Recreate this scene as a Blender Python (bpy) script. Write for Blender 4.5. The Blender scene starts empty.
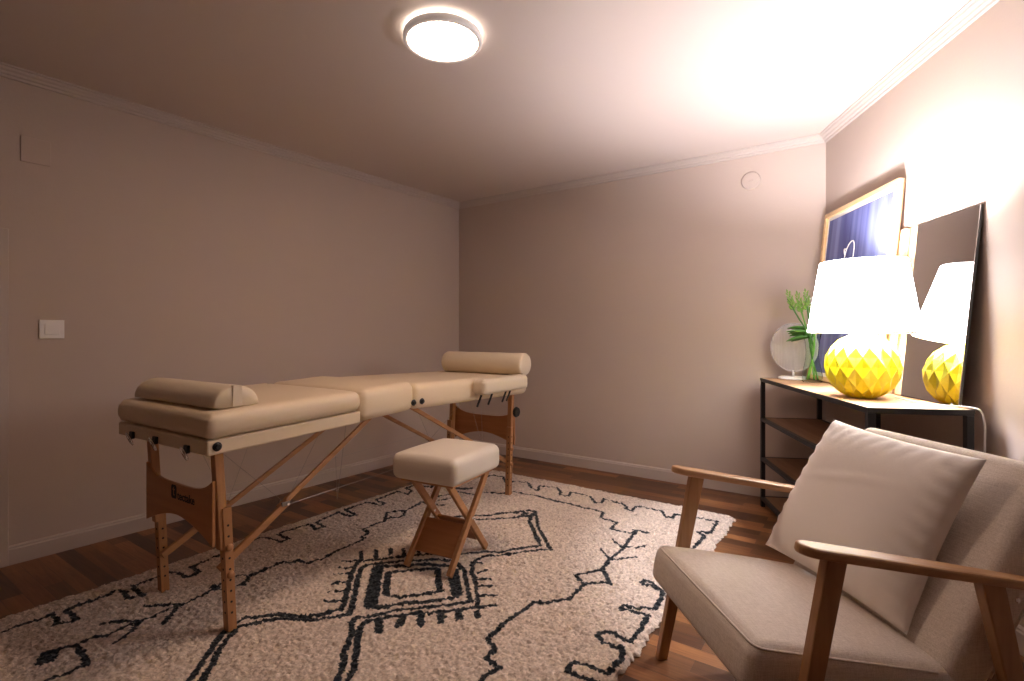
import bpy, bmesh, math, random
import numpy as np
from mathutils import Vector, Matrix
random.seed(7)
rng = np.random.default_rng(11)
S = bpy.context.scene
COL = S.collection
PI = math.pi
F, H, HY = 510.0, 1.10, 334.0           # focal length in pixels, eye height, horizon row

# ------------------------------------------------------------------ helpers
def floor_pt(px, py, z=0.0):
    d = F * (H - z) / (py - HY)
    return Vector(((px - 512) / F * d, d, z))

def new_obj(name, mesh, mat=None, parent=None, smooth=False, bevel=0):
    o = bpy.data.objects.new(name, mesh)
    COL.objects.link(o)
    if mat is not None:
        mesh.materials.append(mat)
    if parent is not None:
        o.parent = parent
    if smooth:
        mesh.polygons.foreach_set('use_smooth', [True] * len(mesh.polygons))
    if bevel:
        m = o.modifiers.new('bevel', 'BEVEL'); m.width = bevel; m.segments = 2; m.limit_method = 'ANGLE'
    return o

def obj(name, bm, mat, parent=None, smooth=False, bevel=0):
    bmesh.ops.recalc_face_normals(bm, faces=bm.faces[:])
    me = bpy.data.meshes.new(name)
    bm.to_mesh(me); bm.free()
    return new_obj(name, me, mat, parent, smooth, bevel)

def tag(o, label, cat, group=None, kind=None):
    o['label'] = label; o['category'] = cat
    if group: o['group'] = group
    if kind: o['kind'] = kind
    return o

def thing(name, label, cat, loc=(0, 0, 0), rotz=0.0, rotx=0.0, group=None):
    o = bpy.data.objects.new(name, None)
    o.empty_display_size = 0.1
    COL.objects.link(o)
    o.location = loc
    o.rotation_euler = (rotx, 0, rotz)
    return tag(o, label, cat, group)

def struct(o):
    o['kind'] = 'structure'
    return o

def add_box(bm, lo, hi, mat=None):
    vs = []
    for z in (lo[2], hi[2]):
        for y in (lo[1], hi[1]):
            for x in (lo[0], hi[0]):
                v = Vector((x, y, z))
                if mat is not None: v = mat @ v
                vs.append(bm.verts.new(v))
    for f in ((0, 2, 3, 1), (4, 5, 7, 6), (0, 1, 5, 4), (2, 6, 7, 3), (0, 4, 6, 2), (1, 3, 7, 5)):
        bm.faces.new([vs[i] for i in f])
    return bm

def box(lo, hi):
    return add_box(bmesh.new(), lo, hi)

def frame_between(p, q, up=(0, 0, 1)):
    p, q = Vector(p), Vector(q)
    x = (q - p).normalized()
    u = Vector(up)
    y = u.cross(x)
    if y.length < 1e-4: y = Vector((0, 1, 0)).cross(x)
    y.normalize(); z = x.cross(y)
    m = Matrix((x, y, z)).transposed().to_4x4()
    m.translation = p
    return m, (q - p).length

def add_bar(bm, p, q, wy, wz, up=(0, 0, 1), ext=0):
    m, L = frame_between(p, q, up)
    add_box(bm, (-ext, -wy / 2, -wz / 2), (L + ext, wy / 2, wz / 2), m)
    return bm

def bar(p, q, wy, wz, up=(0, 0, 1), ext=0):
    return add_bar(bmesh.new(), p, q, wy, wz, up, ext)

def add_tube(bm, pts, r, n=8, cap=True):
    pts = [Vector(p) for p in pts]
    rs = r if isinstance(r, (list, tuple)) else [r] * len(pts)
    rings = []
    prev = None
    for i, p in enumerate(pts):
        a = pts[max(i - 1, 0)]; b = pts[min(i + 1, len(pts) - 1)]
        t = (b - a).normalized()
        if prev is None:
            u = t.orthogonal().normalized()
        else:
            u = (prev - t * prev.dot(t)).normalized()
        prev = u
        w = t.cross(u)
        rings.append([bm.verts.new(p + (u * math.cos(k * 2 * PI / n) + w * math.sin(k * 2 * PI / n)) * rs[i]) for k in range(n)])
    for a, b in zip(rings, rings[1:]):
        for k in range(n):
            bm.faces.new((a[k], a[(k + 1) % n], b[(k + 1) % n], b[k]))
    if cap:
        bm.faces.new(rings[0][::-1]); bm.faces.new(rings[-1])
    return bm

def tube(pts, r, n=8):
    return add_tube(bmesh.new(), pts, r, n)

def add_lathe(bm, prof, n=32, mat=None, close=False):
    rings = []
    for (r, z) in prof:
        if r < 1e-6:
            v = Vector((0, 0, z)); v = mat @ v if mat is not None else v
            rings.append([bm.verts.new(v)])
        else:
            ring = []
            for k in range(n):
                v = Vector((r * math.cos(2 * PI * k / n), r * math.sin(2 * PI * k / n), z))
                ring.append(bm.verts.new(mat @ v if mat is not None else v))
            rings.append(ring)
    prs = list(zip(rings, rings[1:]))
    if close: prs.append((rings[-1], rings[0]))
    for a, b in prs:
        for k in range(n):
            k2 = (k + 1) % n
            if len(a) == 1 and len(b) == 1: continue
            if len(a) == 1: bm.faces.new((a[0], b[k], b[k2]))
            elif len(b) == 1: bm.faces.new((a[k], a[k2], b[0]))
            else: bm.faces.new((a[k], a[k2], b[k2], b[k]))
    return bm

def lathe(prof, n=32, mat=None, close=False):
    return add_lathe(bmesh.new(), prof, n, mat, close)

def spline(pts, n=8):
    pts = [Vector(p) for p in pts]
    P = [pts[0]] + pts + [pts[-1]]
    out = []
    for i in range(1, len(P) - 2):
        for k in range(n):
            t = k / n
            a, b, c, d = P[i - 1], P[i], P[i + 1], P[i + 2]
            out.append(0.5 * ((2 * b) + (c - a) * t + (2 * a - 5 * b + 4 * c - d) * t * t + (3 * b - a - 3 * c + d) * t ** 3))
    out.append(pts[-1])
    return out

def edge_coords(h, r, n_mid, n_edge=5):
    a = [-h + r * (1 - math.cos(i / n_edge * PI / 2)) for i in range(n_edge)]
    m = [-(h - r) + 2 * (h - r) * i / n_mid for i in range(n_mid + 1)]
    return a + m + [-x for x in reversed(a)]

def cushion(L, W, T, r, nx=14, ny=10, nz=2, fn=None, mat=None):
    """rounded box centred on the origin; fn(v, L, W, T) may move every vertex afterwards"""
    hx, hy, hz = L / 2, W / 2, T / 2
    X, Y, Z = edge_coords(hx, r, nx), edge_coords(hy, r, ny), edge_coords(hz, min(r, hz * .98), nz)
    bm = bmesh.new()
    def face_grid(A, B, f):
        g = [[bm.verts.new(f(a, b)) for b in B] for a in A]
        for i in range(len(A) - 1):
            for j in range(len(B) - 1):
                bm.faces.new((g[i][j], g[i + 1][j], g[i + 1][j + 1], g[i][j + 1]))
    for s in (-1, 1):
        face_grid(X, Y, lambda a, b: (a, b, s * hz))
        face_grid(X, Z, lambda a, b: (a, s * hy, b))
        face_grid(Y, Z, lambda a, b: (s * hx, a, b))
    bmesh.ops.remove_doubles(bm, verts=bm.verts[:], dist=1e-5)
    rz = min(r, hz * .98)
    for v in bm.verts:
        c = v.co
        ix = max(-(hx - r), min(hx - r, c.x)); iy = max(-(hy - r), min(hy - r, c.y)); iz = max(-(hz - rz), min(hz - rz, c.z))
        d = Vector(((c.x - ix) / r, (c.y - iy) / r, (c.z - iz) / rz))
        m = max(abs(d.x), abs(d.y), abs(d.z))
        if m > 1e-6 and d.length > 1e-6:
            d = d.normalized() * m
        v.co = Vector((ix + d.x * r, iy + d.y * r, iz + d.z * rz))
        if fn: v.co = fn(v.co.copy(), hx, hy, hz)
        if mat is not None: v.co = mat @ v.co
    return bm

def crown_fn(c, side=0.0):
    def f(v, hx, hy, hz):
        a = max(0, 1 - (v.x / hx) ** 2); b = max(0, 1 - (v.y / hy) ** 2)
        if v.z > 0: v.z += c * (a ** .5) * (b ** .5)
        if side:
            zz = max(0, 1 - (v.z / hz) ** 2)
            v.x += side * zz * (v.x / hx) ** 5; v.y += side * zz * (v.y / hy) ** 5
        return v
    return f

def prism(outline, y0, y1, axis='y', mat=None):
    """outline of (a, b) pairs extruded; axis y: (a, y, b); axis x: (y, a, b); axis z: (a, b, y)"""
    bm = bmesh.new()
    def P(a, b, t):
        v = Vector({'y': (a, t, b), 'x': (t, a, b), 'z': (a, b, t)}[axis])
        return mat @ v if mat is not None else v
    A = [bm.verts.new(P(a, b, y0)) for a, b in outline]
    B = [bm.verts.new(P(a, b, y1)) for a, b in outline]
    bm.faces.new(A); bm.faces.new(B[::-1])
    n = len(A)
    for i in range(n):
        bm.faces.new((A[i], B[i], B[(i + 1) % n], A[(i + 1) % n]))
    return bm

# ------------------------------------------------------------------ materials
def mat_base(name):
    m = bpy.data.materials.new(name); m.use_nodes = True
    nt = m.node_tree; b = nt.nodes['Principled BSDF']
    return m, nt, b

def simple(name, col, rough=.5, metal=0.0, bump=None, var=0.0, vscale=6.0, emit=None, estr=0, coat=0, trans=0, ior=1.45, spec=None):
    m, nt, b = mat_base(name)
    b.inputs['Base Color'].default_value = (*col, 1); b.inputs['Roughness'].default_value = rough
    b.inputs['Metallic'].default_value = metal
    if coat: b.inputs['Coat Weight'].default_value = coat
    if trans: b.inputs['Transmission Weight'].default_value = trans
    b.inputs['IOR'].default_value = ior
    if spec is not None: b.inputs['Specular IOR Level'].default_value = spec
    if emit:
        b.inputs['Emission Color'].default_value = (*emit, 1); b.inputs['Emission Strength'].default_value = estr
    tc = nt.nodes.new('ShaderNodeTexCoord')
    if var:
        n = nt.nodes.new('ShaderNodeTexNoise'); n.inputs['Scale'].default_value = vscale; n.inputs['Detail'].default_value = 5
        mx = nt.nodes.new('ShaderNodeMix'); mx.data_type = 'RGBA'
        mx.inputs[6].default_value = (*[c * (1 - var) for c in col], 1); mx.inputs[7].default_value = (*[min(1, c * (1 + var)) for c in col], 1)
        nt.links.new(tc.outputs['Object'], n.inputs['Vector']); nt.links.new(n.outputs['Fac'], mx.inputs[0]); nt.links.new(mx.outputs[2], b.inputs['Base Color'])
    if bump:
        sc, st, dist = bump
        n = nt.nodes.new('ShaderNodeTexNoise'); n.inputs['Scale'].default_value = sc; n.inputs['Detail'].default_value = 4
        bp = nt.nodes.new('ShaderNodeBump'); bp.inputs['Strength'].default_value = st; bp.inputs['Distance'].default_value = dist
        nt.links.new(tc.outputs['Object'], n.inputs['Vector']); nt.links.new(n.outputs['Fac'], bp.inputs['Height']); nt.links.new(bp.outputs['Normal'], b.inputs['Normal'])
    return m

def wood(name, c1, c2, axis=0, rough=.42, scale=1.0):
    m, nt, b = mat_base(name)
    tc = nt.nodes.new('ShaderNodeTexCoord'); mp = nt.nodes.new('ShaderNodeMapping')
    sc = [38 * scale] * 3; sc[axis] = 2.2 * scale
    mp.inputs['Scale'].default_value = sc
    n = nt.nodes.new('ShaderNodeTexNoise'); n.inputs['Scale'].default_value = 1.0; n.inputs['Detail'].default_value = 6; n.inputs['Distortion'].default_value = .6
    cr = nt.nodes.new('ShaderNodeValToRGB')
    cr.color_ramp.elements[0].position = .3; cr.color_ramp.elements[0].color = (*c1, 1)
    cr.color_ramp.elements[1].position = .72; cr.color_ramp.elements[1].color = (*c2, 1)
    bp = nt.nodes.new('ShaderNodeBump'); bp.inputs['Strength'].default_value = .08; bp.inputs['Distance'].default_value = .002
    L = nt.links.new
    L(tc.outputs['Object'], mp.inputs['Vector']); L(mp.outputs[0], n.inputs['Vector']); L(n.outputs['Fac'], cr.inputs[0]); L(cr.outputs[0], b.inputs['Base Color'])
    L(n.outputs['Fac'], bp.inputs['Height']); L(bp.outputs[0], b.inputs['Normal'])
    b.inputs['Roughness'].default_value = rough
    return m

def linen(name, c1, c2, scale=420, bump=.25):
    m, nt, b = mat_base(name); L = nt.links.new
    tc = nt.nodes.new('ShaderNodeTexCoord')
    outs = []
    for ax in range(3):
        mp = nt.nodes.new('ShaderNodeMapping'); s = [scale] * 3; s[ax] = scale * .06; mp.inputs['Scale'].default_value = s
        n = nt.nodes.new('ShaderNodeTexNoise'); n.inputs['Scale'].default_value = 1; n.inputs['Detail'].default_value = 2
        L(tc.outputs['Object'], mp.inputs['Vector']); L(mp.outputs[0], n.inputs['Vector']); outs.append(n.outputs['Fac'])
    a1 = nt.nodes.new('ShaderNodeMath'); a1.operation = 'ADD'; L(outs[0], a1.inputs[0]); L(outs[1], a1.inputs[1])
    a2 = nt.nodes.new('ShaderNodeMath'); a2.operation = 'ADD'; L(a1.outputs[0], a2.inputs[0]); L(outs[2], a2.inputs[1])
    mr = nt.nodes.new('ShaderNodeMapRange'); mr.inputs[1].default_value = 1.15; mr.inputs[2].default_value = 1.85; L(a2.outputs[0], mr.inputs[0])
    mx = nt.nodes.new('ShaderNodeMix'); mx.data_type = 'RGBA'; mx.inputs[6].default_value = (*c1, 1); mx.inputs[7].default_value = (*c2, 1)
    L(mr.outputs[0], mx.inputs[0]); L(mx.outputs[2], b.inputs['Base Color'])
    bp = nt.nodes.new('ShaderNodeBump'); bp.inputs['Strength'].default_value = bump; bp.inputs['Distance'].default_value = .001
    L(a2.outputs[0], bp.inputs['Height']); L(bp.outputs[0], b.inputs['Normal'])
    b.inputs['Roughness'].default_value = .9
    b.inputs['Sheen Weight'].default_value = .15
    return m

M = {}
def wall_mat(name, col):
    m, nt, b = mat_base(name); L = nt.links.new
    tc = nt.nodes.new('ShaderNodeTexCoord')
    v = nt.nodes.new('ShaderNodeTexNoise'); v.inputs['Scale'].default_value = 55; v.inputs['Detail'].default_value = 6; v.inputs['Roughness'].default_value = .65
    v2 = nt.nodes.new('ShaderNodeTexNoise'); v2.inputs['Scale'].default_value = 1.3; v2.inputs['Detail'].default_value = 3
    mx = nt.nodes.new('ShaderNodeMix'); mx.data_type = 'RGBA'
    mx.inputs[6].default_value = (*[c * .97 for c in col], 1); mx.inputs[7].default_value = (*[c * 1.02 for c in col], 1)
    bp = nt.nodes.new('ShaderNodeBump'); bp.inputs['Strength'].default_value = .22; bp.inputs['Distance'].default_value = .003
    L(tc.outputs['Object'], v.inputs['Vector']); L(tc.outputs['Object'], v2.inputs['Vector']); L(v2.outputs['Fac'], mx.inputs[0]); L(mx.outputs[2], b.inputs['Base Color'])
    L(v.outputs['Fac'], bp.inputs['Height']); L(bp.outputs[0], b.inputs['Normal'])
    b.inputs['Roughness'].default_value = .7; b.inputs['Specular IOR Level'].default_value = .25
    return m
M['wall'] = wall_mat('wall_paint', (.52, .427, .37))
M['ceiling'] = simple('ceiling_paint', (.60, .51, .455), .75, bump=(90, .08, .002), spec=.2)
M['trim'] = simple('trim_paint', (.505, .43, .385), .6, bump=(60, .04, .002))

def floor_mat():
    m, nt, b = mat_base('oak_parquet'); L = nt.links.new
    tc = nt.nodes.new('ShaderNodeTexCoord'); mp = nt.nodes.new('ShaderNodeMapping')
    mp.inputs['Rotation'].default_value = (0, 0, math.radians(34.4))   # planks run along the back wall
    br = nt.nodes.new('ShaderNodeTexBrick')
    br.inputs['Color1'].default_value = (.0, .0, .0, 1); br.inputs['Color2'].default_value = (1, 1, 1, 1); br.inputs['Mortar'].default_value = (.25, .25, .25, 1)
    br.inputs['Scale'].default_value = 1; br.inputs['Mortar Size'].default_value = .0008; br.inputs['Mortar Smooth'].default_value = .3
    br.inputs['Brick Width'].default_value = .46; br.inputs['Row Height'].default_value = .068; br.offset = .37; br.inputs['Bias'].default_value = -.1
    L(tc.outputs['Object'], mp.inputs['Vector']); L(mp.outputs[0], br.inputs['Vector'])
    mp2 = nt.nodes.new('ShaderNodeMapping'); mp2.inputs['Scale'].default_value = (4, 60, 1); L(mp.outputs[0], mp2.inputs['Vector'])
    n = nt.nodes.new('ShaderNodeTexNoise'); n.inputs['Scale'].default_value = 1; n.inputs['Detail'].default_value = 6; n.inputs['Distortion'].default_value = 1.2
    L(mp2.outputs[0], n.inputs['Vector'])
    cr = nt.nodes.new('ShaderNodeValToRGB')
    cr.color_ramp.elements[0].color = (.085, .032, .011, 1); cr.color_ramp.elements[1].color = (.39, .17, .060, 1)
    L(br.outputs['Color'], cr.inputs[0])
    mul = nt.nodes.new('ShaderNodeMix'); mul.data_type = 'RGBA'; mul.blend_type = 'MULTIPLY'; mul.inputs[0].default_value = 1
    cr2 = nt.nodes.new('ShaderNodeValToRGB'); cr2.color_ramp.elements[0].position = .3; cr2.color_ramp.elements[0].color = (.62, .56, .5, 1); cr2.color_ramp.elements[1].position = .65; cr2.color_ramp.elements[1].color = (1, 1, 1, 1)
    L(n.outputs['Fac'], cr2.inputs[0]); L(cr.outputs[0], mul.inputs[6]); L(cr2.outputs[0], mul.inputs[7])
    dk = nt.nodes.new('ShaderNodeMix'); dk.data_type = 'RGBA'; dk.inputs[7].default_value = (.06, .03, .015, 1)
    L(br.outputs['Fac'], dk.inputs[0]); L(mul.outputs[2], dk.inputs[6]); L(dk.outputs[2], b.inputs['Base Color'])
    bp = nt.nodes.new('ShaderNodeBump'); bp.invert = True; bp.inputs['Strength'].default_value = .3; bp.inputs['Distance'].default_value = .001
    L(br.outputs['Fac'], bp.inputs['Height']); L(bp.outputs[0], b.inputs['Normal'])
    b.inputs['Roughness'].default_value = .38
    return m
M['floor'] = floor_mat()
M['vinyl'] = simple('cream_vinyl', (.73, .60, .43), .42, bump=(350, .08, .001))
M['vinyl_pale'] = simple('pale_cream_vinyl', (.72, .62, .47), .45, bump=(350, .08, .001))
M['vinyl_stool'] = simple('light_cream_vinyl', (.72, .645, .55), .5, bump=(350, .08, .001))
M['beech'] = wood('beech', (.36, .165, .065), (.50, .25, .105), 2)
M['beech_x'] = wood('beech_lath', (.36, .165, .065), (.50, .25, .105), 0)
M['ply'] = wood('plywood_panel', (.37, .155, .055), (.45, .20, .075), 1)
M['oak_arm'] = wood('oak_armrest', (.40, .215, .10), (.56, .33, .165), 0, .4)
M['oak_leg'] = wood('oak_leg', (.33, .17, .075), (.46, .26, .125), 2, .4)
M['linen'] = linen('grey_linen', (.60, .53, .46), (.82, .75, .68))
M['cotton'] = simple('cream_cotton', (.90, .86, .82), .9, bump=(700, .15, .0008))
M['opal_rim'] = simple('opal_rim', (.8, .76, .73), .4, emit=(1, .86, .8), estr=.10)
M['black'] = simple('black_plastic', (.012, .012, .013), .4)
M['black_steel'] = simple('black_steel', (.018, .018, .02), .45, bump=(200, .05, .0005))
M['chrome'] = simple('chrome', (.8, .8, .8), .15, 1.0)
M['wire'] = simple('steel_wire', (.35, .33, .30), .4, 1.0)
M['white_plastic'] = simple('white_plastic', (.88, .85, .82), .4)
M['white_enamel'] = simple('white_enamel', (.88, .85, .83), .35)
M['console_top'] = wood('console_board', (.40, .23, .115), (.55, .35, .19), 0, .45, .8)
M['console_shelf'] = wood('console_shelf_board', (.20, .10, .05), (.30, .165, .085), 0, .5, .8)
M['pine'] = wood('pine_frame', (.66, .42, .20), (.80, .55, .30), 0, .45)
M['walnut'] = wood('frame_backing', (.22, .11, .05), (.32, .17, .08), 2, .6)
M['mirror'] = simple('mirror_silver', (.80, .80, .80), .02, 1.0)
M['mirror_edge'] = simple('mirror_edge', (.07, .075, .075), .3)
M['mat_board'] = simple('white_mat_board', (.85, .84, .82), .8)
M['yellow'] = simple('yellow_ceramic', (.80, .74, .02), .32, var=.12, vscale=30, coat=.3)
M['cable_white'] = simple('white_cable', (.75, .73, .70), .5)
M['stem'] = simple('green_stem', (.10, .27, .03), .5, var=.3, vscale=20)
M['leaf'] = simple('green_leaf', (.035, .13, .015), .5, var=.3, vscale=20)
M['bud'] = simple('green_bud', (.16, .29, .05), .6, var=.3, vscale=60)
M['petal'] = simple('white_petal', (.85, .86, .78), .6)
def thin_glass():
    m, nt, b = mat_base('clear_glass'); L = nt.links.new
    b.inputs['Base Color'].default_value = (.9, .95, .92, 1); b.inputs['Roughness'].default_value = .05
    tr = nt.nodes.new('ShaderNodeBsdfTransparent'); tr.inputs[0].default_value = (.93, .97, .94, 1)
    gl = nt.nodes.new('ShaderNodeBsdfGlossy'); gl.inputs['Roughness'].default_value = .05
    lw_ = nt.nodes.new('ShaderNodeLayerWeight'); lw_.inputs[0].default_value = .04
    mx = nt.nodes.new('ShaderNodeMixShader')
    L(lw_.outputs['Fresnel'], mx.inputs[0]); L(tr.outputs[0], mx.inputs[1]); L(gl.outputs[0], mx.inputs[2]); L(mx.outputs[0], nt.nodes['Material Output'].inputs['Surface'])
    return m
M['glass'] = thin_glass()
M['logo'] = simple('black_print', (.015, .013, .012), .6)

def art_mat():
    m, nt, b = mat_base('blue_print'); L = nt.links.new
    tc = nt.nodes.new('ShaderNodeTexCoord'); mp = nt.nodes.new('ShaderNodeMapping'); mp.inputs['Scale'].default_value = (14, 1, .5)
    n = nt.nodes.new('ShaderNodeTexNoise'); n.inputs['Scale'].default_value = 1; n.inputs['Detail'].default_value = 4
    cr = nt.nodes.new('ShaderNodeValToRGB'); cr.color_ramp.elements[0].position = .35; cr.color_ramp.elements[0].color = (.10, .105, .26, 1)
    cr.color_ramp.elements[1].position = .68; cr.color_ramp.elements[1].color = (.24, .27, .50, 1)
    L(tc.outputs['Object'], mp.inputs[0]); L(mp.outputs[0], n.inputs['Vector']); L(n.outputs['Fac'], cr.inputs[0]); L(cr.outputs[0], b.inputs['Base Color'])
    b.inputs['Roughness'].default_value = .8; b.inputs['Specular IOR Level'].default_value = .1
    return m
M['art'] = art_mat()

def shade_mat():
    m, nt, b = mat_base('lamp_shade_fabric'); L = nt.links.new
    b.inputs['Base Color'].default_value = (.85, .82, .78, 1); b.inputs['Roughness'].default_value = .9
    b.inputs['Emission Color'].default_value = (.98, .95, 1, 1); b.inputs['Emission Strength'].default_value = SHADE_E
    return m
def ribbed_mat():
    m, nt, b = mat_base('ribbed_translucent'); L = nt.links.new
    b.inputs['Base Color'].default_value = (.80, .78, .78, 1); b.inputs['Roughness'].default_value = .35
    tr = nt.nodes.new('ShaderNodeBsdfTransparent'); mx = nt.nodes.new('ShaderNodeMixShader'); mx.inputs[0].default_value = .42
    L(tr.outputs[0], mx.inputs[1]); L(b.outputs[0], mx.inputs[2]); L(mx.outputs[0], nt.nodes['Material Output'].inputs['Surface'])
    return m
M['ribbed'] = ribbed_mat()

# light levels
SHADE_E = 11.5
BULB_W = 82.0
CEIL_E = 40.0
HALO_E = 11.0
M['shade'] = shade_mat()
def emit_mat(name, col, s):
    m = bpy.data.materials.new(name); m.use_nodes = True; nt = m.node_tree; nt.nodes.clear()
    e = nt.nodes.new('ShaderNodeEmission'); o = nt.nodes.new('ShaderNodeOutputMaterial')
    e.inputs[0].default_value = (*col, 1); e.inputs[1].default_value = s; nt.links.new(e.outputs[0], o.inputs[0])
    return m
CEIL_COL = (1.0, .70, .515)
M['diffuser'] = emit_mat('ceiling_lamp_diffuser', CEIL_COL, CEIL_E)
M['halo'] = emit_mat('ceiling_lamp_back_light', (1, .9, .8), HALO_E)

# ------------------------------------------------------------------ the room
ZC = 2.366
A = Vector((-.516, 4.965, 0)); B = Vector((1.997, 3.244, 0))
C = Vector((1.024, -2.91, 0)); D = Vector((-3.74, .629, 0))
corners = [A, B, C, D]

bm = bmesh.new(); f = [bm.verts.new((p.x, p.y, 0)) for p in corners]; bm.faces.new(f)
g = bmesh.ops.extrude_face_region(bm, geom=bm.faces[:])
for v in g['geom']:
    if isinstance(v, bmesh.types.BMVert): v.co.z = -.12
struct(obj('floor', bm, M['floor']))
bm = bmesh.new(); f = [bm.verts.new((p.x, p.y, ZC)) for p in corners]; bm.faces.new(f)
g = bmesh.ops.extrude_face_region(bm, geom=bm.faces[:])
for v in g['geom']:
    if isinstance(v, bmesh.types.BMVert): v.co.z = ZC + .12
struct(obj('ceiling', bm, M['ceiling']))

def wall_frame(p, q):
    """local x along the wall, local y into the room, z up, origin at p"""
    x = (q - p).normalized(); y = Vector((0, 0, 1)).cross(x)
    mid = (A + B + C + D) / 4
    if (mid - p).dot(y) < 0: y = -y
    return x, y, (q - p).length
def wall(name, p, q, bs=True):
    x, y, L = wall_frame(p, q)
    rot = math.atan2(x.y, x.x)
    s = 1 if Vector((-x.y, x.x, 0)).dot(y) > 0 else -1
    o = obj(name, box((-.12, min(0, -s * .12), -.12), (L + .12, max(0, -s * .12), ZC + .12)), M['wall'])
    o.location = p; o.rotation_euler = (0, 0, rot); struct(o)
    side = name.split('_')[1]
    # crown moulding
    prof = [(0, 0), (.052, 0), (.052, -.006), (.042, -.009), (.038, -.018), (.028, -.025), (.024, -.034), (.014, -.038), (.011, -.048), (0, -.050)]
    c = obj('trim_' + side, prism([(s * a, ZC + b) for a, b in prof], 0, L, 'x'), M['trim'])
    c.location = p; c.rotation_euler = (0, 0, rot); struct(c)
    prof = [(0, 0), (.016, 0), (.016, .072), (.012, .078), (.012, .084), (.006, .090), (0, .090)]
    c = obj('baseboard_' + side, prism([(s * a, b) for a, b in prof], 0, L, 'x'), M['trim'])
    c.location = p; c.rotation_euler = (0, 0, rot); struct(c)
    return x, y, L, rot, s
WL = wall('wall_left', D, A)
WB = wall('wall_back', A, B)
WR = wall('wall_right', B, C)
WN = wall('wall_near', C, D)

def on_wall(px, py, p, q):
    """where the sight line of a pixel meets a wall"""
    x, y, L = wall_frame(p, q)
    d = Vector(((px - 512) / F, 1, -(py - HY) / F)); o = Vector((0, 0, H))
    t = (p - o).dot(y) / d.dot(y)
    return o + d * t

# door casing at the far left of the left wall
pt = on_wall(8, 400, D, A); u0 = (pt - D).dot(WL[0])
rotL = WL[3]; sL = WL[4]
bm = bmesh.new()
add_box(bm, (u0 - .065, min(0, sL * .022), 0), (u0, max(0, sL * .022), 1.60))
add_box(bm, (u0 - .86, min(0, sL * .022), 1.535), (u0 - .065, max(0, sL * .022), 1.60))
add_box(bm, (u0 - .86, min(0, sL * .022), 0), (u0 - .795, max(0, sL * .022), 1.535))
o = obj('trim_casing', bm, M['trim'], bevel=.004); o.location = D; o.rotation_euler = (0, 0, rotL); struct(o)
o = obj('door_1', box((u0 - .795, min(0, sL * .010), .005), (u0 - .065, max(0, sL * .010), 1.535)), M['trim'])
o.location = D; o.rotation_euler = (0, 0, rotL); struct(o)

# light switch, blank cover plate, round cover
def plate(name, label, cat, x0, y0, x1, y1, depth, mat):
    a = on_wall(x0, (y0 + y1) / 2, D, A); b = on_wall(x1, (y0 + y1) / 2, D, A)
    top = on_wall((x0 + x1) / 2, y0, D, A).z; bot = on_wall((x0 + x1) / 2, y1, D, A).z
    w = (b - a).length; hgt = top - bot; c = (a + b) / 2
    t = thing(name, label, cat, (c.x, c.y, bot), rotL)
    return t, w, hgt
t, w, hh = plate('light_switch', 'square white light switch on the left wall', 'light switch', 39, 320, 64, 338.5, .01, None)
obj('switch_plate', box((-w / 2, min(0, sL * .009), 0), (w / 2, max(0, sL * .009), hh)), M['white_plastic'], t, bevel=.002)
obj('rocker', box((-w * .30, min(sL * .009, sL * .014), hh * .22), (w * .30, max(sL * .009, sL * .014), hh * .78)), M['white_plastic'], t, bevel=.0015)
t, w, hh = plate('cover_plate', 'wall coloured blank cover plate high on the left wall', 'cover plate', 21, 139, 50, 164, .01, None)
obj('plate', box((-w / 2, min(0, sL * .006), 0), (w / 2, max(0, sL * .006), hh)), M['wall'], t, bevel=.002)
c = on_wall(751, 181, A, B)
mrot = Matrix.Rotation(WB[3], 4, 'Z')
t = thing('round_wall_cover', 'small round white cover high on the back wall', 'wall cover', c, WB[3])
ml = Matrix.Rotation(PI / 2 if WB[4] < 0 else -PI / 2, 4, 'X')
obj('disc', lathe([(0, .0), (.062, 0), (.062, .006), (.056, .012), (.035, .014), (0, .014)], 40, ml), M['wall'], t, smooth=False)
obj('tab', add_box(bmesh.new(), (-.014, -.004, .013), (.014, .004, .019), ml), M['wall'], t)

# ------------------------------------------------------------------ ceiling lamp
CLX, CLY = -.29, 2.14
t = thing('ceiling_lamp', 'flat round white ceiling lamp with a glowing disc and rim', 'ceiling lamp', (CLX, CLY, ZC - .042))
obj('rim', lathe([(.146, 0), (.148, -.003), (.160, -.003), (.164, .001), (.164, .018), (.161, .026), (.146, .026)], 64, close=True), M['opal_rim'], t, smooth=True)
obj('diffuser', lathe([(0, .001), (.1458, .001), (.1458, .006), (0, .006)], 64), M['diffuser'], t)
obj('mount', lathe([(0, .0065), (.110, .0065), (.110, .0419), (0, .0419)], 48), M['white_enamel'], t)
obj('back_light', lathe([(.112, .026), (.150, .026), (.150, .030), (.112, .030)], 64, close=True), M['halo'], t)

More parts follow.
